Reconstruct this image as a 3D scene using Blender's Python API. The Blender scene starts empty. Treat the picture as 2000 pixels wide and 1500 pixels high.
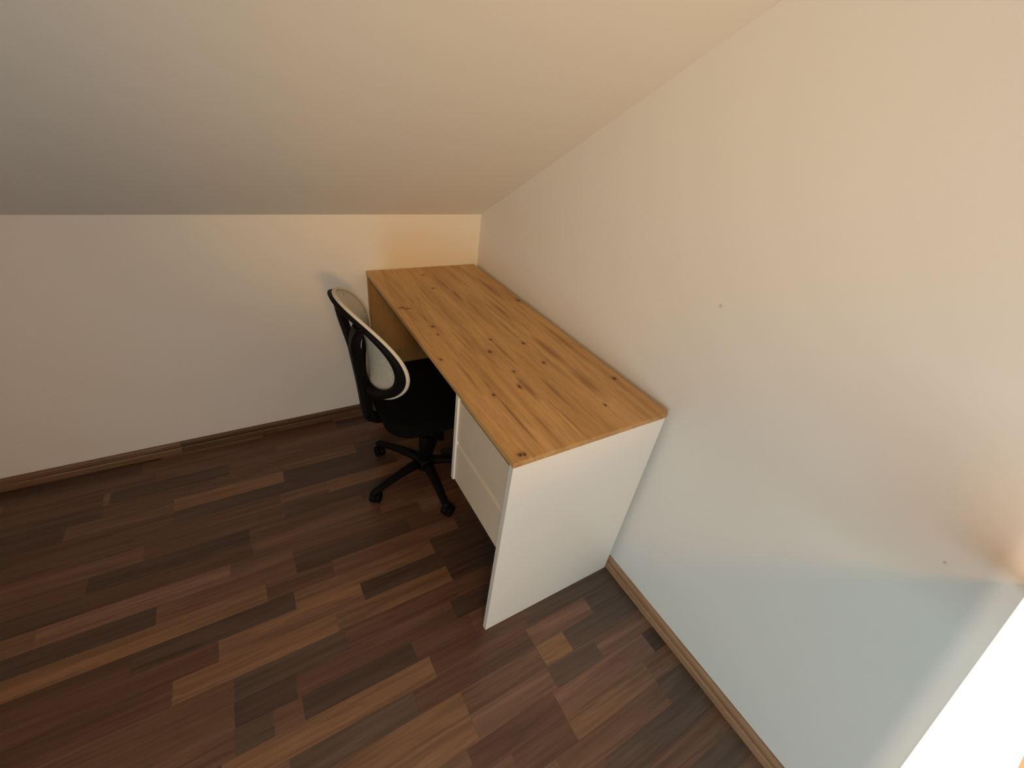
import bpy, bmesh, math, random
from mathutils import Vector, Matrix
random.seed(7)
XL, YF, HK, SL, ZR = -2.3, -4.4, 0.9814, 0.5875, 2.50
SC = bpy.context.scene
COL = SC.collection

# ---------------------------------------------------------------- camera
cam_d = bpy.data.cameras.new('camera')
cam_d.sensor_width = 36.0
cam_d.lens = 833.654 / 2000 * 36.0
cam_d.clip_start = 0.02
cam = bpy.data.objects.new('camera', cam_d); COL.objects.link(cam)
R_ = Vector((0.8566937, -0.5010804, 0.1224515)); U_ = Vector((0.1914507, 0.5293092, 0.8265460)); F_ = Vector((0.4789807, 0.6846533, -0.5493881))
m = Matrix((R_, U_, -F_)).transposed().to_4x4(); m.translation = Vector((-0.97348, -1.83763, 1.43500))
cam.matrix_world = m
SC.camera = cam

# ---------------------------------------------------------------- light and exposure
SC.view_settings.view_transform = 'Standard'
SC.view_settings.look = 'None'
SC.view_settings.gamma = 1.0
SC.view_settings.use_curve_mapping = False
SC.view_settings.exposure = 0.0
W_SKY = 0.12
W_SUN = 6.8
W_COOL_FILL = 46.0
W_CEIL_FILL = 23.0
W_SPOT = 122.0
world = bpy.data.worlds.new('sky'); SC.world = world; world.use_nodes = True
bg = world.node_tree.nodes['Background']
bg.inputs['Color'].default_value = (0.62, 0.80, 1.0, 1); bg.inputs['Strength'].default_value = W_SKY
def add_light(nm, ty, col, loc, aim, **k):
    """col: linear colour times watts"""
    d = bpy.data.lights.new(nm, ty); e = max(col); d.energy = e; d.color = tuple(c / e for c in col)
    for a, v in k.items(): setattr(d, a, v)
    o = bpy.data.objects.new(nm, d); COL.objects.link(o); o.location = loc
    o.rotation_euler = (Vector(aim) - Vector(loc)).to_track_quat('-Z', 'Y').to_euler()
    return o
# sun through the added roof window on to the white shelf
add_light('sun', 'SUN', (W_SUN, W_SUN * 0.76, W_SUN * 0.60), (-0.3, 1.0, 5.0), (-0.18, 0.80, 4.0), angle=math.radians(1.4))
# added cool fill light, set in a made-up low window in the left wall
WY0, WY1, WZ0, WZ1 = -3.40, -2.40, 0.10, 1.40
add_light('added_cool_fill', 'AREA', tuple(W_COOL_FILL * c for c in (0.61, 0.84, 0.92)), (XL - 0.055, (WY0 + WY1) / 2, (WZ0 + WZ1) / 2), (0, (WY0 + WY1) / 2, (WZ0 + WZ1) / 2), shape='RECTANGLE', size=WZ1 - WZ0, size_y=WY1 - WY0)
# added warm fill: unseen ceiling lamp and reflector lamp behind the viewpoint
LCX, LCY = -1.5, -3.3
add_light('added_ceiling_fill', 'AREA', tuple(W_CEIL_FILL * c for c in (1.0, 0.42, 0.08)), (LCX, LCY, ZR - 0.075), (LCX, LCY, 0), shape='DISK', size=0.6)
FLX, FLY, FLZ = -1.0, -3.5, 1.65
add_light('added_reflector_fill', 'SPOT', tuple(W_SPOT * c for c in (1.0, 0.55, 0.14)), (FLX, FLY, FLZ), (-0.3, -0.6, 1.38), spot_size=math.radians(40), spot_blend=1.0, shadow_soft_size=0.14)

# ---------------------------------------------------------------- helpers
def link(name, me, mat=None, parent=None):
    o = bpy.data.objects.new(name, me); COL.objects.link(o)
    if mat is not None: me.materials.append(mat)
    if parent is not None: o.parent = parent
    return o
def from_bm(name, bm, mat=None, parent=None, smooth=False):
    me = bpy.data.meshes.new(name)
    bmesh.ops.recalc_face_normals(bm, faces=bm.faces)
    bm.to_mesh(me); bm.free()
    if smooth:
        for p in me.polygons: p.use_smooth = True
    return link(name, me, mat, parent)
def add_box(bm, lo, hi, bev=0.0, seg=1):
    r = bmesh.ops.create_cube(bm, size=1.0)
    vs = r['verts']
    for v in vs:
        v.co = Vector([lo[i] + (v.co[i] + 0.5) * (hi[i] - lo[i]) for i in range(3)])
    if bev > 0:
        es = list({e for v in vs for e in v.link_edges})
        bmesh.ops.bevel(bm, geom=es, offset=bev, segments=seg, profile=0.5, affect='EDGES')
def box(name, lo, hi, mat, parent=None, bev=0.0, seg=1):
    bm = bmesh.new(); add_box(bm, lo, hi, bev, seg); return from_bm(name, bm, mat, parent)
def add_tube(bm, pts, rad, n=10, cap=True, up=None, flat=1.0):
    """sweep an (elliptic) section along pts; rad number or list; flat squashes the section across 'up'"""
    pts = [Vector(p) for p in pts]; rings = []
    for i, p in enumerate(pts):
        a = pts[max(i - 1, 0)]; b = pts[min(i + 1, len(pts) - 1)]
        t = (b - a).normalized()
        ref = Vector(up) if up is not None else (Vector((0, 0, 1)) if abs(t.z) < 0.9 else Vector((1, 0, 0)))
        s = t.cross(ref).normalized(); w = s.cross(t).normalized()
        r = rad[i] if isinstance(rad, (list, tuple)) else rad
        f = flat[i] if isinstance(flat, (list, tuple)) else flat
        rings.append([bm.verts.new(p + s * math.cos(2 * math.pi * k / n) * r + w * math.sin(2 * math.pi * k / n) * r * f) for k in range(n)])
    for a, b in zip(rings[:-1], rings[1:]):
        for k in range(n): bm.faces.new((a[k], a[(k + 1) % n], b[(k + 1) % n], b[k]))
    if cap: bm.faces.new(rings[0][::-1]); bm.faces.new(rings[-1])
    return rings
def add_lathe(bm, prof, c=(0, 0, 0), n=24, mat=None):
    rings = []
    for r, z in prof:
        rings.append([bm.verts.new(Vector((r * math.cos(2 * math.pi * k / n), r * math.sin(2 * math.pi * k / n), z))) for k in range(n)])
    for a, b in zip(rings[:-1], rings[1:]):
        for k in range(n): bm.faces.new((a[k], a[(k + 1) % n], b[(k + 1) % n], b[k]))
    bm.faces.new(rings[0][::-1]); bm.faces.new(rings[-1])
    vs = [v for ring in rings for v in ring]
    M = mat if mat is not None else Matrix.Identity(4)
    for v in vs: v.co = (M @ v.co) + Vector(c)
def add_prism(bm, prof, axis, a, b):
    """prof: list of 2-D points; extruded along axis (0 x, 1 y) from a to b"""
    def mk(q, s): return (s, q[0], q[1]) if axis == 0 else (q[0], s, q[1])
    A = [bm.verts.new(mk(q, a)) for q in prof]; B = [bm.verts.new(mk(q, b)) for q in prof]
    n = len(prof)
    for k in range(n): bm.faces.new((A[k], A[(k + 1) % n], B[(k + 1) % n], B[k]))
    bm.faces.new(A[::-1]); bm.faces.new(B)
def empty(name, loc, label=None, cat=None, kind=None):
    o = bpy.data.objects.new(name, None); COL.objects.link(o); o.location = loc; o.empty_display_size = 0.1
    if label: o['label'] = label
    if cat: o['category'] = cat
    if kind: o['kind'] = kind
    return o
def rel(o, parent):
    """keep world coordinates of the mesh data when the parent Empty is not at the origin"""
    o.parent = parent; o.matrix_parent_inverse = Matrix.Translation(-parent.location); return o

# ---------------------------------------------------------------- materials
class NT:
    def __init__(s, name, rough=0.5, spec=0.5):
        s.m = bpy.data.materials.new(name); s.m.use_nodes = True; s.t = s.m.node_tree
        s.b = s.t.nodes['Principled BSDF']; s.b.inputs['Roughness'].default_value = rough
        s.b.inputs['Specular IOR Level'].default_value = spec
    def n(s, ty, **k):
        nd = s.t.nodes.new(ty)
        for a, v in k.items():
            if a.startswith('i_'):
                key = a[2:]; key = int(key) if key.isdigit() else key.replace('_', ' ')
                nd.inputs[key].default_value = v
            else: setattr(nd, a, v)
        return nd
    def l(s, a, b): s.t.links.new(a, b)
    def math(s, op, a, b=None, c=None):
        nd = s.t.nodes.new('ShaderNodeMath'); nd.operation = op
        for i, v in enumerate((a, b, c)):
            if v is None: continue
            if isinstance(v, (int, float)): nd.inputs[i].default_value = v
            else: s.l(v, nd.inputs[i])
        return nd.outputs[0]
    def vmath(s, op, a, b=None):
        nd = s.t.nodes.new('ShaderNodeVectorMath'); nd.operation = op
        for i, v in enumerate((a, b)):
            if v is None: continue
            if isinstance(v, tuple): nd.inputs[i].default_value = v
            else: s.l(v, nd.inputs[i])
        return nd.outputs[1] if op in ('LENGTH', 'DISTANCE') else nd.outputs[0]
    def mix(s, f, a, b, mode='MIX'):
        nd = s.t.nodes.new('ShaderNodeMix'); nd.data_type = 'RGBA'; nd.blend_type = mode
        for key, v in ((0, f), (6, a), (7, b)):
            if isinstance(v, (int, float)): nd.inputs[key].default_value = v
            elif isinstance(v, tuple): nd.inputs[key].default_value = v if len(v) == 4 else v + (1,)
            else: s.l(v, nd.inputs[key])
        return nd.outputs[2]
    def ramp(s, f, stops):
        nd = s.t.nodes.new('ShaderNodeValToRGB'); s.l(f, nd.inputs[0]); e = nd.color_ramp.elements
        for i, (p, c) in enumerate(stops):
            x = e[i] if i < 2 else e.new(p)
            x.position = p; x.color = (c, c, c, 1) if isinstance(c, (int, float)) else c + (1,)
        return nd.outputs[0]
    def noise(s, vec, scale, detail=2, rough=0.5, dist=0.0):
        nd = s.n('ShaderNodeTexNoise', i_Scale=scale, i_Detail=detail, i_Roughness=rough, i_Distortion=dist)
        s.l(vec, nd.inputs['Vector']); return nd.outputs[0]
    def pos(s): return s.n('ShaderNodeNewGeometry').outputs['Position']
    def bump(s, h, strength=0.2, dist=0.001):
        nd = s.n('ShaderNodeBump', i_Strength=strength, i_Distance=dist); s.l(h, nd.inputs['Height']); s.l(nd.outputs[0], s.b.inputs['Normal'])

def plain(name, col, rough=0.5, spec=0.5, metal=0.0, grain=60, amt=0.06):
    t = NT(name, rough, spec); f = t.noise(t.pos(), grain, 3)
    t.l(t.mix(f, tuple(c * (1 - amt) for c in col), tuple(min(1, c * (1 + amt)) for c in col)), t.b.inputs['Base Color'])
    t.b.inputs['Metallic'].default_value = metal
    return t.m

def wall_paint():
    t = NT('wall_paint', 0.85, 0.2); P = t.pos()
    f = t.noise(P, 1.3, 3); f2 = t.noise(P, 420, 2, 0.6); f3 = t.noise(P, 60, 3, 0.6)
    c = t.mix(f, (0.78, 0.765, 0.735), (0.80, 0.79, 0.765))
    # two small nicks on the right wall
    for (q, r, dk) in (((0, -1.277, 1.082), 0.0045, (0.55, 0.40, 0.36)), ((0, -1.872, 0.843), 0.004, (0.40, 0.38, 0.35))):
        d = t.vmath('DISTANCE', P, q); d = t.math('ADD', d, t.math('MULTIPLY', t.math('SUBTRACT', f3, 0.5), 0.012))
        k = t.ramp(d, [(r * 0.5, 0.8), (r, 0.0)])
        c = t.mix(k, c, dk)
    t.l(c, t.b.inputs['Base Color'])
    h = t.math('ADD', t.math('MULTIPLY', f2, 0.5), t.math('MULTIPLY', f3, 0.9))
    t.bump(h, 0.16, 0.0012)
    return t.m

def oak(name, knots=(), streaks=(), along=1, base=(0.50, 0.292, 0.110), dark=(0.25, 0.120, 0.038), light=(0.66, 0.415, 0.175)):
    """knotty oak laminate, grain running along world axis 'along'"""
    t = NT(name, 0.42, 0.4); P = t.pos()
    # bend the grain round the knots and gather the knot mask
    mask = None; bend = None
    for (x, y, r, st) in knots:
        d = t.vmath('SUBTRACT', P, (x, y, 0.75)); d = t.vmath('MULTIPLY', d, (1.0 / r, 1.0 / (r * st), 0))
        L = t.vmath('LENGTH', d)
        mask = L if mask is None else t.math('MINIMUM', mask, L)
    sc = [60, 60, 60]; sc[along] = 3.0
    def grain(a, b, det, rough, dist=0.0, off=0.0):
        s = [a, a, a]; s[along] = b
        return t.noise(t.vmath('ADD', t.vmath('MULTIPLY', P, tuple(s)), (off, off * .7, off * .3)), 1.0, det, rough, dist)
    wob = grain(9, 1.6, 3, 0.55, 0.6)
    broad = grain(11, 0.9, 4, 0.55, 0.8, 3.0)
    mid = grain(42, 2.2, 4, 0.6, 0.9, 7.0)
    fine = grain(260, 9.0, 3, 0.7, 0.3, 1.0)
    pore = grain(420, 22.0, 2, 0.6, 0.0, 5.0)
    c = t.mix(t.ramp(broad, [(0.30, 0.0), (0.68, 1.0)]), light, base)
    c = t.mix(t.ramp(mid, [(0.50, 0.0), (0.72, 0.62)]), c, dark)
    c = t.mix(t.ramp(wob, [(0.56, 0.0), (0.70, 0.42)]), c, dark)
    c = t.mix(t.ramp(fine, [(0.35, 0.22), (0.60, 0.0)]), c, dark)
    c = t.mix(t.ramp(pore, [(0.30, 0.25), (0.45, 0.0)]), c, tuple(v * 0.5 for v in dark))
    for (x, y, w_, hl, st) in streaks:
        d = t.vmath('MULTIPLY', t.vmath('SUBTRACT', P, (x, y, 0.75)), (1.0 / w_, 1.0 / hl, 0))
        e = t.math('ADD', t.vmath('LENGTH', d), t.math('MULTIPLY', t.math('SUBTRACT', mid, 0.5), 1.6))
        k = t.math('MULTIPLY', t.math('MAXIMUM', t.math('SUBTRACT', 1.0, e), 0.0), abs(st))
        c = t.mix(t.math('MINIMUM', k, 0.8), c, dark if st > 0 else light)
    if mask is not None:
        w = t.math('ADD', mask, t.math('MULTIPLY', t.math('SUBTRACT', t.noise(P, 130, 3, 0.6), 0.5), 1.5))
        c = t.mix(t.math('MULTIPLY', t.math('SUBTRACT', 1.0, t.math('MINIMUM', t.math('DIVIDE', w, 3.0), 1.0)), 0.55), c, dark)
        k = t.math('SUBTRACT', 1.0, t.math('MINIMUM', t.math('MAXIMUM', t.math('SUBTRACT', w, 0.35), 0.0), 1.0))
        c = t.mix(k, c, (0.055, 0.022, 0.009))
    t.l(c, t.b.inputs['Base Color'])
    t.bump(fine, 0.06, 0.0006)
    return t.m

def strip_wood():
    """floor strips: the tone of each strip comes from its colour attribute, grain runs along x"""
    t = NT('walnut_strip', 0.33, 0.5); P = t.pos()
    at = t.n('ShaderNodeAttribute', attribute_name='tone'); tone = at.outputs['Color']; rnd = at.outputs['Alpha']
    off = t.n('ShaderNodeCombineXYZ'); t.l(t.math('MULTIPLY', rnd, 37.0), off.inputs[0]); t.l(t.math('MULTIPLY', rnd, 91.0), off.inputs[1]); t.l(t.math('MULTIPLY', rnd, 53.0), off.inputs[2])
    Q = t.vmath('ADD', P, off.outputs[0])
    def g(a, b, det, rough, dist): return t.noise(t.vmath('MULTIPLY', Q, (a, b, 1.0)), 1.0, det, rough, dist)
    broad = g(1.6, 26, 3, 0.5, 0.9); mid = g(4.0, 95, 4, 0.6, 0.8); fine = g(11, 420, 3, 0.65, 0.2)
    c = t.mix(t.ramp(broad, [(0.34, 0.0), (0.74, 0.85)]), tone, t.mix(1.0, tone, (0.50, 0.47, 0.46), 'MULTIPLY'))
    c = t.mix(t.ramp(mid, [(0.47, 0.0), (0.70, 0.80)]), c, t.mix(1.0, tone, (0.45, 0.42, 0.42), 'MULTIPLY'))
    c = t.mix(t.ramp(fine, [(0.32, 0.30), (0.56, 0.0)]), c, t.mix(1.0, tone, (0.5, 0.47, 0.45), 'MULTIPLY'))
    c = t.mix(t.ramp(g(2.2, 40, 3, 0.5, 0.6), [(0.54, 0.0), (0.75, 0.35)]), c, t.mix(1.0, tone, (1.5, 1.42, 1.3), 'MULTIPLY'))
    t.l(c, t.b.inputs['Base Color'])
    t.bump(fine, 0.05, 0.0005)
    return t.m

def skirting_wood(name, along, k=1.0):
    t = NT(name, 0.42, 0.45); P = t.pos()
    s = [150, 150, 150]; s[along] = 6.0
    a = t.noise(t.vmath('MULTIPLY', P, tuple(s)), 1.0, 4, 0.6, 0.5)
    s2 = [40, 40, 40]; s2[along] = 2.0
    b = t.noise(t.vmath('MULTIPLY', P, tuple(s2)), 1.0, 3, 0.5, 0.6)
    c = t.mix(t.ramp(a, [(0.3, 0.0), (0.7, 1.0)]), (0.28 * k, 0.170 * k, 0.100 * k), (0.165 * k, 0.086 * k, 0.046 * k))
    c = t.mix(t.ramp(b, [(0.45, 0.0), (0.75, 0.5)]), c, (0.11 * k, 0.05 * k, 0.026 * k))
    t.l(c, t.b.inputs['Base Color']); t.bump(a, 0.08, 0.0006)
    return t.m

def mesh_fabric():
    t = NT('mesh_fabric', 0.8, 0.2); P = t.pos()
    v = t.n('ShaderNodeTexVoronoi', i_Scale=330.0); t.l(P, v.inputs['Vector'])
    c = t.mix(t.ramp(v.outputs['Distance'], [(0.25, 0.0), (0.6, 1.0)]), (0.34, 0.33, 0.28), (0.60, 0.59, 0.52))
    t.l(c, t.b.inputs['Base Color']); t.bump(v.outputs['Distance'], 0.3, 0.0008)
    return t.m

def seat_cloth():
    t = NT('seat_cloth', 0.95, 0.1); P = t.pos()
    f = t.noise(P, 500, 2, 0.7)
    t.l(t.mix(f, (0.002, 0.002, 0.0022), (0.005, 0.005, 0.0055)), t.b.inputs['Base Color']); t.bump(f, 0.3, 0.001)
    return t.m

M_WALL = wall_paint()
KN = [(-0.513, -0.400, .011, 0.45), (-0.497, -0.414, .013, 0.35), (-0.460, -0.577, .006, 1.3), (-0.465, -0.635, .004, 1.5), (-0.350, -0.795, .0065, 1.3), (-0.308, -0.721, .004, 1.5),
      (-0.329, -0.250, .006, 1.2), (-0.314, -0.097, .005, 1.3), (-0.509, -1.249, .006, 1.2), (-0.498, -1.252, .004, 1.6), (-0.215, -0.912, .005, 1.5), (-0.453, -1.013, .0045, 1.6),
      (-0.337, -0.927, .004, 1.5), (-0.362, -1.003, .005, 2.0), (-0.050, -1.069, .007, 1.2), (-0.211, -0.778, .005, 1.8), (-0.518, -0.79, .004, 1.5),
      (-0.175, -1.17, .004, 1.5), (-0.034, -0.451, .007, 2.0)]
STK = [(-0.272, -0.20, .012, .10, 1.0), (-0.262, -0.34, .010, .06, 1.1), (-0.157, -0.52, .016, .11, 0.9), (-0.249, -0.496, .007, .13, 0.7), (-0.151, -0.85, .022, .12, 1.0),
       (-0.152, -1.05, .026, .12, 0.9), (-0.343, -1.01, .013, .08, 1.3), (-0.448, -1.11, .0055, .13, 1.6), (-0.447, -0.966, .007, .05, 0.8), (-0.307, -0.80, .010, .12, 1.0),
       (-0.463, -0.51, .007, .05, 0.9), (-0.275, -1.06, .010, .10, 0.9), (-0.326, -1.19, .0035, .08, -2.0), (-0.316, -1.19, .004, .07, 0.9), (-0.06, -0.80, .010, .20, 0.8),
       (-0.41, -0.72, .007, .14, 0.7), (-0.09, -0.30, .013, .15, 0.8), (-0.38, -0.30, .008, .14, 0.6), (-0.48, -0.90, .006, .12, 0.7), (-0.21, -0.66, .008, .10, 0.7), (-0.395, -1.17, .006, .07, 0.7)]
M_TOP = oak('knotty_oak_laminate', KN, STK)
M_OAKV = oak('oak_laminate_upright', (), (), along=2, base=(0.30, 0.165, 0.055), light=(0.36, 0.21, 0.075))  # darker than the desktop oak: shade under the desk put into the colour
M_WHITE = plain('white_melamine', (0.93, 0.94, 0.92), 0.35, 0.45, amt=0.01)
M_WEDGE = plain('white_edge_band', (0.66, 0.61, 0.56), 0.45, 0.4, amt=0.02)
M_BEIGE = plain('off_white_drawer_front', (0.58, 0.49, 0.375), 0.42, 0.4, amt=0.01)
M_BLACK = plain('black_plastic', (0.0045, 0.0035, 0.004), 0.6, 0.12)
M_MESH = mesh_fabric()
M_PIPE = plain('light_grey_piping', (0.62, 0.60, 0.54), 0.75, 0.2, grain=500, amt=0.25)
M_SEAT = seat_cloth()
M_CHROME = plain('polished_steel', (0.55, 0.55, 0.58), 0.2, 0.5, 1.0)
M_STRIP = strip_wood()
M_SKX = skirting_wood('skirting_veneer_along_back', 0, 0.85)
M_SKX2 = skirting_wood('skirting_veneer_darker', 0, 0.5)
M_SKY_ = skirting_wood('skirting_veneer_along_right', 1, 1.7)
M_UNDER = plain('floor_underlay', (0.05, 0.035, 0.028), 0.8, 0.2)
M_WFRAME = plain('white_window_frame', (0.75, 0.75, 0.74), 0.4, 0.4, amt=0.02)
M_HONEY = oak('honey_pine', (), (), along=0, base=(0.60, 0.30, 0.09), light=(0.66, 0.36, 0.12), dark=(0.45, 0.20, 0.05))
def glass():
    m_ = bpy.data.materials.new('window_glass'); m_.use_nodes = True; t = m_.node_tree
    for n in list(t.nodes): t.nodes.remove(n)
    o = t.nodes.new('ShaderNodeOutputMaterial'); a = t.nodes.new('ShaderNodeBsdfTransparent'); g = t.nodes.new('ShaderNodeBsdfGlossy'); x = t.nodes.new('ShaderNodeMixShader')
    a.inputs[0].default_value = (0.96, 0.98, 0.97, 1); g.inputs['Roughness'].default_value = 0.02; x.inputs[0].default_value = 0.05
    t.links.new(a.outputs[0], x.inputs[1]); t.links.new(g.outputs[0], x.inputs[2]); t.links.new(x.outputs[0], o.inputs[0])
    return m_
M_GLASS = glass()

# ---------------------------------------------------------------- room shell

YR = -(ZR - HK) / SL                        # where the slope meets the flat ceiling
def struct(o): o['kind'] = 'structure'; return o
def zc(y): return HK - SL * y
# floor base with strips
floor = struct(box('floor', (XL, YF, -0.06), (0, 0, -0.004), M_UNDER))
# knee wall
struct(box('wall_back', (XL - 0.12, 0, -0.06), (0.12, 0.12, HK + 0.12), M_WALL))
# gable wall on the right and wall on the left
def gable(bm, x0, x1, y0, y1):
    """piece of gable wall between two y, up to the ceiling line"""
    def top(y): return min(zc(y), ZR)
    ys = [y0] + ([YR] if y1 < YR < y0 else []) + [y1]
    add_prism(bm, [(y0, -0.06)] + [(y, top(y)) for y in ys] + [(y1, -0.06)], 0, x0, x1)
bm = bmesh.new(); gable(bm, 0.0, 0.12, 0.0, YF); struct(from_bm('wall_right', bm, M_WALL))
bm = bmesh.new(); gable(bm, XL - 0.12, XL, 0.0, WY1); gable(bm, XL - 0.12, XL, WY0, YF)
add_box(bm, (XL - 0.12, WY0, -0.06), (XL, WY1, WZ0)); add_prism(bm, [(WY1, WZ1), (WY1, zc(WY1)), (YR, ZR), (WY0, ZR), (WY0, WZ1)], 0, XL - 0.12, XL)
struct(from_bm('wall_left', bm, M_WALL))
struct(box('wall_front', (XL - 0.12, YF - 0.12, -0.06), (0.12, YF, ZR), M_WALL))
w = struct(box('added_window_1', (XL - 0.05, WY0, WZ0), (XL - 0.01, WY1, WZ0 + 0.05), M_WFRAME))  # added unseen window that holds the cool fill light
def frame_bits(bits, par, mat=M_WFRAME, nm='window_frame'):
    bm = bmesh.new()
    for lo, hi in bits: add_box(bm, lo, hi, 0.004)
    return from_bm(nm, bm, mat, par)
frame_bits([((XL - .05, WY0, WZ1 - .05), (XL - .01, WY1, WZ1)), ((XL - .05, WY0, WZ0 + .05), (XL - .01, WY0 + .05, WZ1 - .05)),
            ((XL - .05, WY1 - .05, WZ0 + .05), (XL - .01, WY1, WZ1 - .05))], w)
box('pane', (XL - .033, WY0 + .045, WZ0 + .045), (XL - .027, WY1 - .045, WZ1 - .045), M_GLASS, w)
# sloping ceiling with an added roof window opening, then flat ceiling
SX0, SX1, SY0, SY1 = -0.64, -0.02, -1.700, -2.30
bm = bmesh.new()
def slope_piece(x0, x1, y0, y1, t=0.02):
    add_prism(bm, [(y0, zc(y0)), (y1, zc(y1)), (y1, zc(y1) + t), (y0, zc(y0) + t)], 0, x0, x1)
slope_piece(XL, 0.0, 0.0, SY0); slope_piece(XL, 0.0, SY1, YR)
slope_piece(XL, SX0, SY0, SY1); slope_piece(SX1, 0.0, SY0, SY1)
add_box(bm, (XL, YF, ZR), (0.0, YR, ZR + 0.02))
struct(from_bm('ceiling', bm, M_WALL))
bm = bmesh.new()
for (x0, x1, y0, y1) in ((SX0 - .05, SX1 + .02, SY0 + .05, SY0), (SX0 - .05, SX1 + .02, SY1, SY1 - .05), (SX0 - .05, SX0, SY0, SY1), (SX1, SX1 + .02, SY0, SY1)):
    add_prism(bm, [(y0, zc(y0) + .0205), (y1, zc(y1) + .0205), (y1, zc(y1) + .045), (y0, zc(y0) + .045)], 0, x0, x1)
rw = struct(from_bm('added_roof_window', bm, M_WFRAME))  # added unseen roof window, placed to let sun reach the shelf
bm = bmesh.new(); add_prism(bm, [(SY0 + .002, zc(SY0) + .03), (SY1 - .002, zc(SY1) + .03), (SY1 - .002, zc(SY1) + .034), (SY0 + .002, zc(SY0) + .034)], 0, SX0 - .002, SX1 + .002)
from_bm('pane', bm, M_GLASS, rw)

# ---------------------------------------------------------------- floor strips
PITCH = 0.0645
T = {  # base tones (linear)
 'L': (0.230, 0.130, 0.075), 'Y': (0.265, 0.155, 0.078), 'P': (0.215, 0.121, 0.086), 'M': (0.166, 0.092, 0.059),
 'R': (0.134, 0.069, 0.047), 'G': (0.122, 0.083, 0.062), 'D': (0.088, 0.055, 0.041)}
# strips seen in the photograph: row -> list of (left x, right x, tone); gaps are filled at random
SEEN = {
 0: [(-1.90, -1.367, 'R'), (-1.367, -0.944, 'L'), (-0.944, -0.561, 'L'), (-0.561, -0.16, 'D'), (-0.16, 0, 'M')],
 1: [(-1.70, -1.226, 'M'), (-1.226, -0.93, 'G'), (-0.93, -0.56, 'R'), (-0.56, -0.2, 'R')],
 2: [(-1.70, -1.229, 'M'), (-1.229, -1.08, 'D'), (-1.08, -0.60, 'R'), (-0.60, -0.25, 'D')],
 3: [(-1.52, -1.23, 'M'), (-1.23, -1.143, 'G'), (-1.143, -1.072, 'M'), (-1.072, -0.76, 'D'), (-0.76, -0.565, 'R'), (-0.565, -0.34, 'M'), (-0.34, 0, 'G')],
 4: [(-1.46, -1.26, 'D'), (-1.26, -0.725, 'L'), (-0.725, -0.40, 'R'), (-0.40, 0, 'G')],
 5: [(-1.35, -1.12, 'P'), (-1.12, -0.80, 'G'), (-0.80, -0.417, 'R'), (-0.417, -0.172, 'P'), (-0.172, 0, 'G')],
 6: [(-1.15, -0.68, 'L'), (-0.68, -0.415, 'M'), (-0.415, -0.311, 'Y'), (-0.311, -0.02, 'G')],
 7: [(-1.05, -0.68, 'L'), (-0.68, -0.418, 'P'), (-0.418, -0.235, 'G'), (-0.235, 0, 'P')],
 8: [(-1.05, -0.72, 'M'), (-0.72, -0.44, 'R'), (-0.44, -0.07, 'P'), (-0.07, 0, 'D')],
 9: [(-0.95, -0.62, 'M'), (-0.62, -0.442, 'R'), (-0.442, -0.13, 'L'), (-0.13, 0, 'M')],
 10: [(-0.85, -0.52, 'P'), (-0.52, -0.132, 'M'), (-0.132, 0, 'G')],
 11: [(-0.8, -0.40, 'M'), (-0.40, 0, 'G')], 12: [(-0.7, -0.3, 'G'), (-0.3, 0, 'M')], 13: [(-0.6, -0.2, 'M'), (-0.2, 0, 'G')], 14: [(-0.5, 0, 'P')],
 -1: [(-1.80, -1.26, 'R'), (-1.26, -0.85, 'L'), (-0.85, -0.56, 'D'), (-0.56, -0.1, 'D')],
 -2: [(-2.0, -1.464, 'R'), (-1.464, -1.048, 'D'), (-1.048, -0.575, 'L'), (-0.575, -0.15, 'D')],
 -3: [(-2.2, -1.75, 'P'), (-1.75, -1.123, 'L'), (-1.123, -0.918, 'R'), (-0.918, -0.45, 'M'), (-0.45, 0, 'D')],
 -4: [(-1.95, -1.416, 'D'), (-1.416, -1.028, 'M'), (-1.028, -0.62, 'D'), (-0.62, -0.2, 'R')],
 -5: [(-2.1, -1.695, 'M'), (-1.695, -1.22, 'P'), (-1.22, -1.03, 'M'), (-1.03, -0.55, 'R')],
 -6: [(-2.15, -1.605, 'D'), (-1.605, -1.15, 'R'), (-1.15, -0.7, 'M'), (-0.7, -0.3, 'M')],
 -7: [(-2.0, -1.6, 'R'), (-1.6, -1.155, 'D'), (-1.155, -0.75, 'R'), (-0.75, -0.2, 'R')],
 -8: [(-1.9, -1.464, 'M'), (-1.464, -1.035, 'R'), (-1.035, -0.60, 'D'), (-0.60, -0.2, 'R')],
 -9: [(-1.95, -1.50, 'R'), (-1.50, -1.035, 'R'), (-1.035, -0.86, 'M'), (-0.86, -0.35, 'L')],
 -10: [(-1.825, -1.386, 'R'), (-1.386, -0.95, 'D'), (-0.95, -0.55, 'D'), (-0.55, -0.1, 'M')],
 -11: [(-2.1, -1.695, 'D'), (-1.695, -1.388, 'M'), (-1.388, -1.011, 'L'), (-1.011, -0.62, 'D')],
 -12: [(-2.05, -1.60, 'D'), (-1.60, -1.25, 'R'), (-1.25, -0.704, 'M'), (-0.704, -0.3, 'D')],
 -13: [(-2.2, -1.606, 'R'), (-1.606, -1.588, 'P'), (-1.588, -1.20, 'D'), (-1.20, -0.62, 'R')],
 -14: [(-1.89, -1.45, 'R'), (-1.45, -1.018, 'R'), (-1.018, -0.6, 'M')],
 -15: [(-2.0, -1.5, 'D'), (-1.5, -1.1, 'R'), (-1.1, -0.748, 'R'), (-0.748, -0.5, 'D')]}
rng = random.Random(11)
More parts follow.
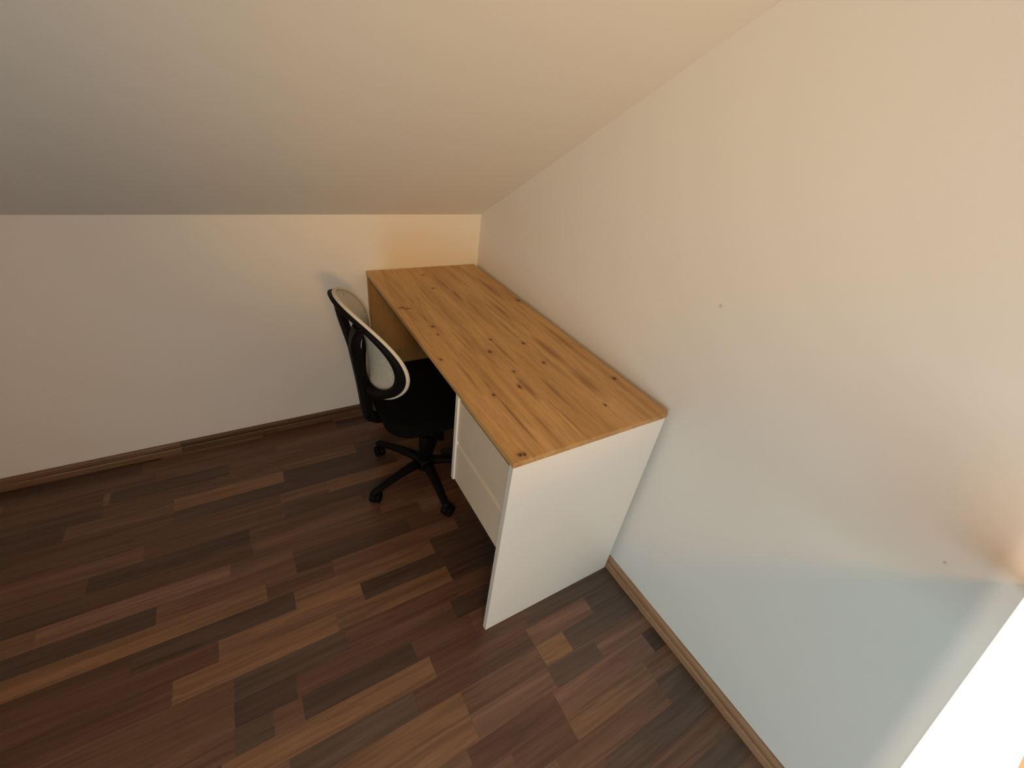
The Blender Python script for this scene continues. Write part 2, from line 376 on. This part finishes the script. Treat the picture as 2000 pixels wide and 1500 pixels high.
def strip_bm(bm, lay, x0, x1, y0, y1, tone):
    g = 0.00012; dz = rng.uniform(-0.00004, 0.00004)
    lo = (x0 + g, y0 + g, -0.004); hi = (x1 - g, y1 - g, dz)
    v = [bm.verts.new((x, y, z)) for z in (lo[2], hi[2]) for (x, y) in ((lo[0], lo[1]), (hi[0], lo[1]), (hi[0], hi[1]), (lo[0], hi[1]))]
    k = rng.uniform(1.00, 1.17); r = rng.random()
    for q in ((4, 5, 6, 7), (0, 1, 5, 4), (1, 2, 6, 5), (2, 3, 7, 6), (3, 0, 4, 7)):
        f = bm.faces.new([v[i] for i in q])
        for lp in f.loops: lp[lay] = (tone[0] * k, tone[1] * k, tone[2] * k, r)
rows = []
k0 = -16
while True:
    yt = -1.0 - PITCH * k0; yb = yt - PITCH
    if yb <= YF: break
    yt = min(yt, -0.0005)
    vis = yb > -2.20
    segs = sorted(SEEN.get(k0, []))
    out = []; x = XL
    def fill(a, b):
        while b - a > 0.02:
            ln = min(rng.uniform(0.26, 0.52), b - a)
            if b - a - ln < 0.14: ln = b - a
            out.append((a, a + ln, rng.choice('LMMRRRGDDP'))); a += ln
    for s in segs: fill(x, s[0]); out.append(s); x = s[1]
    fill(x, -0.0005)
    rows.append((k0, yt, yb, out)); k0 += 1
n_single = 0; rest = bmesh.new(); rest_lay = rest.loops.layers.float_color.new('tone')
for (k, yt, yb, out) in rows:
    xmin = -2.45 if k < -8 else (-2.1 if k < 2 else -1.65)
    for (a, b, tn) in out:
        if yb > -2.12 and b > xmin and n_single < 296:
            bm = bmesh.new(); lay = bm.loops.layers.float_color.new('tone')
            strip_bm(bm, lay, a, b, yb, yt, T[tn]); from_bm('wood_strip', bm, M_STRIP, floor); n_single += 1
        else: strip_bm(rest, rest_lay, a, b, yb, yt, T[tn])
o = from_bm('wood_strips', rest, M_STRIP, floor); o['kind'] = 'stuff'

# ---------------------------------------------------------------- skirting boards
def sk_prof(t=0.0171, h=0.0513):
    # (distance from wall, height): thick foot, groove, slimmer rounded top
    return [(0.0, 0.0), (t, 0.0), (t, h * 0.48), (t - 0.0015, h * 0.54), (t - 0.0095, h * 0.56), (t - 0.0095, h * 0.62),
            (t - 0.0062, h * 0.66), (t - 0.0062, h * 0.86), (t - 0.008, h * 0.95), (t - 0.0115, h), (0.0, h)]
def skirting(name, axis, a, b, wall, sgn, mats):
    root = empty(name, (0, 0, 0), kind='structure')
    cuts = [a] + [c for c, _ in mats[:-1]] + [b]
    for i in range(len(cuts) - 1):
        bm = bmesh.new(); pr = sk_prof(0.0171 - (0.0020 if (name == 'baseboard_back' and i == 1) else 0.0), 0.0513)
        add_prism(bm, [(wall + sgn * q[0], q[1]) for q in pr], axis, cuts[i] + (0.0006 if i else 0), cuts[i + 1])
        from_bm('skirting_board', bm, mats[i][1], root)
    return root
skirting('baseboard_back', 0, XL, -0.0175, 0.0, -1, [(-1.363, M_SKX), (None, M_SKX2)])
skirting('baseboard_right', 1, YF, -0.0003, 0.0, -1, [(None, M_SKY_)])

# ---------------------------------------------------------------- desk
G, GB, DL, DD, H, TH = 0.021, 0.0040, 1.2651, 0.5168, 0.75, 0.016
X0, X1 = -G - DD, -G; Y0, Y1 = -GB - DL, -GB
desk = empty('desk', ((X0 + X1) / 2, (Y0 + Y1) / 2, 0), 'oak-topped writing desk with white end panel and drawers, pushed into the corner', 'desk')
def dbox(name, lo, hi, mat, bev=0.0008, par=None):
    o = box(name, lo, hi, mat, None, bev)
    if par is None: rel(o, desk)
    else:
        o.parent = par
    return o
o = dbox('desktop', (X0 - 0.001, Y0 - 0.001, H - TH), (X1, Y1, H), M_TOP, 0.0009)
YP = Y0 + 0.002
o = dbox('side_panel', (X0 + 0.002, YP, 0.0), (X1, YP + 0.016, H - TH), M_WHITE)
o['label'] = 'white side panel at the front end'
dbox('edge_band', (X0 + 0.0012, YP + 0.0003, 0.0005), (X0 + 0.0026, YP + 0.0157, H - TH - 0.0005), M_WEDGE, 0.0, None)
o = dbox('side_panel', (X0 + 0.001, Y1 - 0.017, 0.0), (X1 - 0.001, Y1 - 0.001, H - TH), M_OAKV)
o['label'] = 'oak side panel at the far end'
YD = -0.948                                  # far side of the drawer unit
DZ = 0.402                                   # its underside
o = dbox('drawer_case_side', (X0 + 0.002, YD - 0.014, DZ - 0.002), (X1 - 0.03, YD, H - TH), M_WHITE)
dbox('edge_band', (X0 + 0.0012, YD - 0.0137, DZ - 0.0015), (X0 + 0.0026, YD - 0.0003, H - TH - 0.0005), M_WEDGE, 0.0, None)
dbox('drawer_case_bottom', (X0 + 0.025, YP + 0.016, DZ + 0.002), (X1 - 0.03, YD - 0.014, DZ + 0.016), M_WHITE)
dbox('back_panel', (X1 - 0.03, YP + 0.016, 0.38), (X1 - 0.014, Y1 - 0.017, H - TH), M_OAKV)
def drawer(z0, z1, grip):
    """front with, on the lower drawer, a sloping finger grip along its top"""
    xf, xr = X0 + 0.007, X0 + 0.023
    bm = bmesh.new()
    prof = [(xf, z0), (xr, z0), (xr, z1), (xf + (0.013 if grip else 0.0), z1), (xf, z1 - (0.017 if grip else 0.0))]
    if not grip: prof = prof[:3] + [(xf, z1)]
    add_prism(bm, prof, 1, YP + 0.0175, YD - 0.0155)
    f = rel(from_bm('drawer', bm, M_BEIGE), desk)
    bm = bmesh.new()
    xa, xb, ya, yb_ = X0 + 0.023, X1 - 0.06, YP + 0.03, YD - 0.03
    zb, zt = z0 + 0.02, z1 - 0.03
    add_box(bm, (xa, ya, zb), (xb, yb_, zb + 0.008))
    add_box(bm, (xa, ya, zb + 0.008), (xb, ya + 0.012, zt)); add_box(bm, (xa, yb_ - 0.012, zb + 0.008), (xb, yb_, zt)); add_box(bm, (xb - 0.012, ya + 0.012, zb + 0.008), (xb, yb_ - 0.012, zt))
    from_bm('drawer_box', bm, M_WHITE, f)
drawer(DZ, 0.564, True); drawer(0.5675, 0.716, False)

# ---------------------------------------------------------------- chair
CX, CY = -0.468, -0.54
chair = empty('office_chair', (CX, CY, 0), 'black swivel office chair with oval pale mesh back, tucked under the desk', 'chair')
def cpart(name, bm, mat, smooth=True, par=None):
    o = from_bm(name, bm, mat, None, smooth)
    if par is None: rel(o, chair)
    else: o.parent = par
    return o
BC = dict(cz=0.704, d=0.212, w=0.453, h=0.353, a1=0.219, a2=-0.048, kh=0.057)
def backpt(s, t, off=0.0):
    """point of the back surface: s up (-1..1), t toward the camera side (-1..1); off pushes it forward"""
    q = -BC['d'] - BC['a1'] * s * BC['h'] / 2 + BC['a2'] * s * s + BC['kh'] * t * t
    return Vector((CX + q + off, CY - t * BC['w'] / 2 - 0.005, BC['cz'] + s * BC['h'] / 2))
# ring frame: flat band swept round the oval
N = 72; rings = []; bm = bmesh.new()
sec = [(0.0, 0.0), (0.0, 0.015), (0.055, 0.019), (0.115, 0.017), (0.13, 0.008), (0.12, 0.0)]     # (inward fraction, rearward m)
for i in range(N):
    th = 2 * math.pi * i / N; ring = []
    for (inn, back) in sec:
        wide = 1.0 + 0.45 * max(0.0, -math.sin(th)) ** 2      # band grows towards the bottom
        k = 1.0 - inn * wide
        ring.append(bm.verts.new(backpt(math.sin(th) * k, math.cos(th) * k, -back)))
    rings.append(ring)
for i in range(N):
    a, b = rings[i], rings[(i + 1) % N]
    for k in range(len(sec)): bm.faces.new((a[k], a[(k + 1) % len(sec)], b[(k + 1) % len(sec)], b[k]))
cpart('backrest_frame', bm, M_BLACK)
# mesh fabric membrane, slightly in front, with thickness
def membrane(off, scale=1.0):
    vs = [[bm.verts.new(backpt(0, 0, off))]]
    for j in range(1, 11):
        r = j / 10 * scale
        vs.append([bm.verts.new(backpt(math.sin(2 * math.pi * i / N) * r, math.cos(2 * math.pi * i / N) * r, off * (1 if j < 10 else 0.6))) for i in range(N)])
    return vs
bm = bmesh.new(); A = membrane(0.007, 1.0); B = membrane(0.001, 0.995)
for Sf in (A, B):
    for i in range(N): bm.faces.new((Sf[0][0], Sf[1][i], Sf[1][(i + 1) % N]))
    for j in range(1, 10):
        for i in range(N): bm.faces.new((Sf[j][i], Sf[j + 1][i], Sf[j + 1][(i + 1) % N], Sf[j][(i + 1) % N]))
for i in range(N): bm.faces.new((A[10][i], B[10][i], B[10][(i + 1) % N], A[10][(i + 1) % N]))
cpart('backrest_mesh', bm, M_MESH)
bm = bmesh.new(); pr_ = []
for i in range(N):
    th = 2 * math.pi * i / N; c = backpt(math.sin(th) * 1.002, math.cos(th) * 1.002, 0.004)
    rad = Vector((0, -math.cos(th), math.sin(th)))
    pr_.append([bm.verts.new(c + rad * math.cos(a) * 0.0045 + Vector((1, 0, 0)) * math.sin(a) * 0.0065) for a in [2 * math.pi * k / 8 for k in range(8)]])
for i in range(N):
    a, b = pr_[i], pr_[(i + 1) % N]
    for k in range(8): bm.faces.new((a[k], a[(k + 1) % 8], b[(k + 1) % 8], b[k]))
cpart('piping', bm, M_PIPE)
# Y-shaped rear strut
def blade(bm, pts, ws, th):
    """flat blade: widths along y, thickness along x"""
    rg = []
    for p, w_ in zip(pts, ws):
        p = Vector(p)
        rg.append([bm.verts.new(p + Vector((dx * th / 2, dy * w_ / 2, 0))) for dx, dy in ((-1, -.7), (-1, .7), (-.3, 1), (1, .8), (1, -.8), (-.3, -1))])
    for a, b in zip(rg[:-1], rg[1:]):
        for k in range(6): bm.faces.new((a[k], a[(k + 1) % 6], b[(k + 1) % 6], b[k]))
    bm.faces.new(rg[0][::-1]); bm.faces.new(rg[-1])
def bez(p, n=10):
    p = [Vector(q) for q in p]; out = []
    for i in range(n + 1):
        u = i / n
        out.append((1 - u) ** 3 * p[0] + 3 * u * (1 - u) ** 2 * p[1] + 3 * u * u * (1 - u) * p[2] + u ** 3 * p[3])
    return out
bm = bmesh.new()
na = backpt(math.sin(math.radians(52)) * .95, math.cos(math.radians(52)) * .95, -0.012)
fa = backpt(math.sin(math.radians(126)) * .95, math.cos(math.radians(126)) * .95, -0.012)
J = Vector((-0.722, CY, 0.70))
blade(bm, bez([J + Vector((.006, -.006, -.06)), J + Vector((0, -.010, .02)), na + Vector((-.014, .03, -.06)), na]), [.040] * 5 + [.040, .042, .044, .050, .056, .060], 0.030)
blade(bm, bez([J + Vector((.006, .006, -.06)), J + Vector((0, .010, .02)), fa + Vector((-.014, -.03, -.06)), fa]), [.040] * 5 + [.040, .042, .044, .050, .056, .060], 0.030)
blade(bm, bez([(-0.722, CY, 0.71), (-0.712, CY, 0.62), (-0.700, CY, 0.52), (-0.696, CY, 0.435)]) + bez([(-0.696, CY, 0.43), (-0.694, CY, 0.378), (-0.66, CY, 0.372), (-0.58, CY, 0.376)]),
      [.044, .050, .056] + [.060] * 8 + [.062, .066, .070] + [.072] * 8, 0.036)
cpart('back_strut', bm, M_BLACK, False)
# seat cushion: rounded plan, domed
def cushion(bm, x0, x1, y0, y1, z0, z1, rc, dome, edge=0.018, n=8):
    plan = []
    for (cx, cy, a0) in ((x1 - rc, y1 - rc, 0), (x0 + rc, y1 - rc, 90), (x0 + rc, y0 + rc, 180), (x1 - rc, y0 + rc, 270)):
        for i in range(n + 1):
            a = math.radians(a0 + 90 * i / n); plan.append((cx + rc * math.cos(a), cy + rc * math.sin(a)))
    mx, my = (x0 + x1) / 2, (y0 + y1) / 2
    lv = [(0.93, z0), (0.985, z0 + 0.006), (1.0, z0 + edge), (0.995, z1 - edge), (0.965, z1 - 0.004), (0.90, z1), (0.6, z1 + dome * .6), (0.3, z1 + dome)]
    rg = [[bm.verts.new((mx + (x - mx) * k, my + (y - my) * k, z)) for (x, y) in plan] for (k, z) in lv]
    m_ = len(plan)
    for a, b in zip(rg[:-1], rg[1:]):
        for k in range(m_): bm.faces.new((a[k], a[(k + 1) % m_], b[(k + 1) % m_], b[k]))
    bm.faces.new(rg[0][::-1]); bm.faces.new(rg[-1])
bm = bmesh.new(); cushion(bm, -0.665, -0.215, -0.745, -0.305, 0.405, 0.462, 0.10, 0.006); cpart('seat', bm, M_SEAT)
bm = bmesh.new(); cushion(bm, -0.645, -0.235, -0.725, -0.325, 0.392, 0.407, 0.09, 0.0, 0.004); cpart('seat_shell', bm, M_BLACK)
bm = bmesh.new(); add_box(bm, (CX - .09, CY - .055, .352), (CX + .07, CY + .055, .393), .008, 2); mech = cpart('tilt_mechanism', bm, M_BLACK, False)
bm = bmesh.new(); add_tube(bm, [(CX, CY + .03, .372), (CX, CY + .14, .372), (CX, CY + .20, .365)], [.005, .005, .009], 8); cpart('height_lever', bm, M_BLACK)
# gas lift
bm = bmesh.new(); add_lathe(bm, [(.026, .055), (.026, .215), (.025, .222), (.018, .224)], (CX, CY, 0)); col = cpart('gas_cylinder', bm, M_BLACK)
bm = bmesh.new(); add_lathe(bm, [(.0145, .224), (.0145, .352)], (CX, CY, 0)); cpart('piston', bm, M_CHROME)['label'] = 'chrome piston rod'
bm = bmesh.new(); add_lathe(bm, [(.020, .052), (.040, .055), (.043, .075), (.040, .100), (.030, .106), (.027, .106)], (CX, CY, 0)); cpart('base_hub', bm, M_BLACK)
RB = 0.252
for k in range(5):
    a = math.radians(197 + 72 * k); dx, dy = math.cos(a), math.sin(a)
    bm = bmesh.new()
    pts = [(CX + dx * r, CY + dy * r, z) for r, z in ((.030, .084), (.08, .086), (.14, .081), (.20, .071), (.245, .063), (.262, .060))]
    add_tube(bm, pts, [.024, .022, .019, .0165, .016, .010], 8, True, (0, 0, 1), [.75, .75, .75, .75, .7, .6])
    leg = cpart('leg', bm, M_BLACK)
    # caster: fork hood, stem and two wheels, turned a little differently each
    c = Vector((CX + dx * RB, CY + dy * RB, 0)); sw = a + math.radians((35, -60, 110, 20, -30)[k])
    ux = Vector((math.cos(sw), math.sin(sw), 0)); uy = Vector((-math.sin(sw), math.cos(sw), 0))
    bm = bmesh.new()
    add_lathe(bm, [(.0055, .040), (.0055, .062)], tuple(c), 8)
    ctr = c - ux * .012 + Vector((0, 0, .0245))
    for sgn in (-1, 1):
        M = Matrix((uy, ux, Vector((0, 0, 1)))).transposed().to_4x4() @ Matrix.Rotation(math.radians(90), 4, 'Y')
        add_lathe(bm, [(.018, -.007), (.0235, -.005), (.0245, 0), (.0235, .005), (.018, .007)], tuple(ctr + uy * .0145 * sgn), 18, M)
    # hood between and above the wheels
    hood = []
    for sy in (-.0065, .0065):
        hood.append([bm.verts.new(ctr + ux * (.027 * math.cos(t_)) + Vector((0, 0, .027 * math.sin(t_))) + uy * sy) for t_ in [math.radians(d_) for d_ in range(-20, 201, 20)]])
    n_ = len(hood[0])
    for i in range(n_ - 1): bm.faces.new((hood[0][i], hood[0][i + 1], hood[1][i + 1], hood[1][i]))
    bm.faces.new(hood[0][::-1]); bm.faces.new(hood[1]); bm.faces.new((hood[0][0], hood[1][0], hood[1][-1], hood[0][-1]))
    o = from_bm('caster', bm, M_BLACK, None, False); o.parent = leg

# ---------------------------------------------------------------- white shelf beside the camera, with a wooden box on it
ZS = 0.90; SYF = -1.953
shelf = empty('wall_shelf', (-0.32, -2.4, ZS), 'glaring white sunlit board on the right wall, cut off by the lower right corner', 'shelf')
bm = bmesh.new(); t_ = 0.024
add_prism(bm, [(SYF, ZS), (SYF, ZS - 0.002), (SYF - 0.021, ZS - t_), (-3.0, ZS - t_), (-3.0, ZS)], 0, -0.66, -0.001)
for v in bm.verts:
    if v.co.y > -2.5: v.co.y += -0.0035 - (v.co.x + 0.046) * 0.0155
rel(from_bm('shelf_board', bm, M_WHITE), shelf)
for yb_ in (-2.28, -2.80):
    bm = bmesh.new()
    add_box(bm, (-0.03, yb_ - .015, ZS - t_ - .32), (-0.001, yb_ + .015, ZS - t_)); add_box(bm, (-0.42, yb_ - .015, ZS - t_ - .03), (-0.03, yb_ + .015, ZS - t_))
    add_tube(bm, [(-0.015, yb_, ZS - t_ - .30), (-0.38, yb_, ZS - t_ - .02)], .008, 8)
    rel(from_bm('bracket', bm, M_WHITE), shelf)
bx = empty('wooden_box', (-0.38, -2.10, ZS), 'honey-coloured wooden box lying on the white board in the bottom right corner', 'box')
bm = bmesh.new(); add_box(bm, (-0.52, -2.18, ZS), (-0.24, -2.017, ZS + .040), .002); rel(from_bm('box_body', bm, M_HONEY), bx)
bm = bmesh.new(); add_box(bm, (-0.522, -2.182, ZS + .0405), (-0.238, -2.0165, ZS + .052), .002); rel(from_bm('lid', bm, M_HONEY), bx)

# ---------------------------------------------------------------- added unseen lamps behind the camera, housing the warm fill lights
lamp = empty('added_ceiling_lamp', (LCX, LCY, ZR), 'added round flush ceiling lamp for warm fill, unseen behind the viewpoint', 'lamp')
bm = bmesh.new(); add_lathe(bm, [(.33, ZR - .0005), (.33, ZR - .05), (.31, ZR - .07), (.305, ZR - .07), (.305, ZR - .06), (.001, ZR - .06)][::-1], (LCX, LCY, 0), 40); rel(from_bm('lamp_body', bm, M_WFRAME), lamp)
fl = empty('added_floor_lamp', (FLX, FLY, 0), 'added black floor lamp with a reflector head for warm fill, unseen behind the viewpoint', 'lamp')
ax = (Vector((-0.3, -0.6, 1.38)) - Vector((FLX, FLY, FLZ))).normalized()
px, py = FLX - ax.x * .12, FLY - ax.y * .12
bm = bmesh.new(); add_lathe(bm, [(.14, 0.0005), (.14, .015), (.02, .03)], (px, py, 0), 32); rel(from_bm('base', bm, M_BLACK), fl)
bm = bmesh.new(); add_tube(bm, [(px, py, .02), (px, py, FLZ - .09)], .011, 10); rel(from_bm('pole', bm, M_BLACK), fl)
q = ax.to_track_quat('Z', 'Y').to_matrix().to_4x4()
bm = bmesh.new(); add_lathe(bm, [(.03, -.20), (.05, -.20), (.10, -.10), (.16, .01), (.155, .01), (.095, -.095), (.045, -.185), (.001, -.185)], (FLX - ax.x * .02, FLY - ax.y * .02, FLZ - ax.z * .02), 32, q); rel(from_bm('lamp_shade', bm, M_BLACK, None, True), fl)
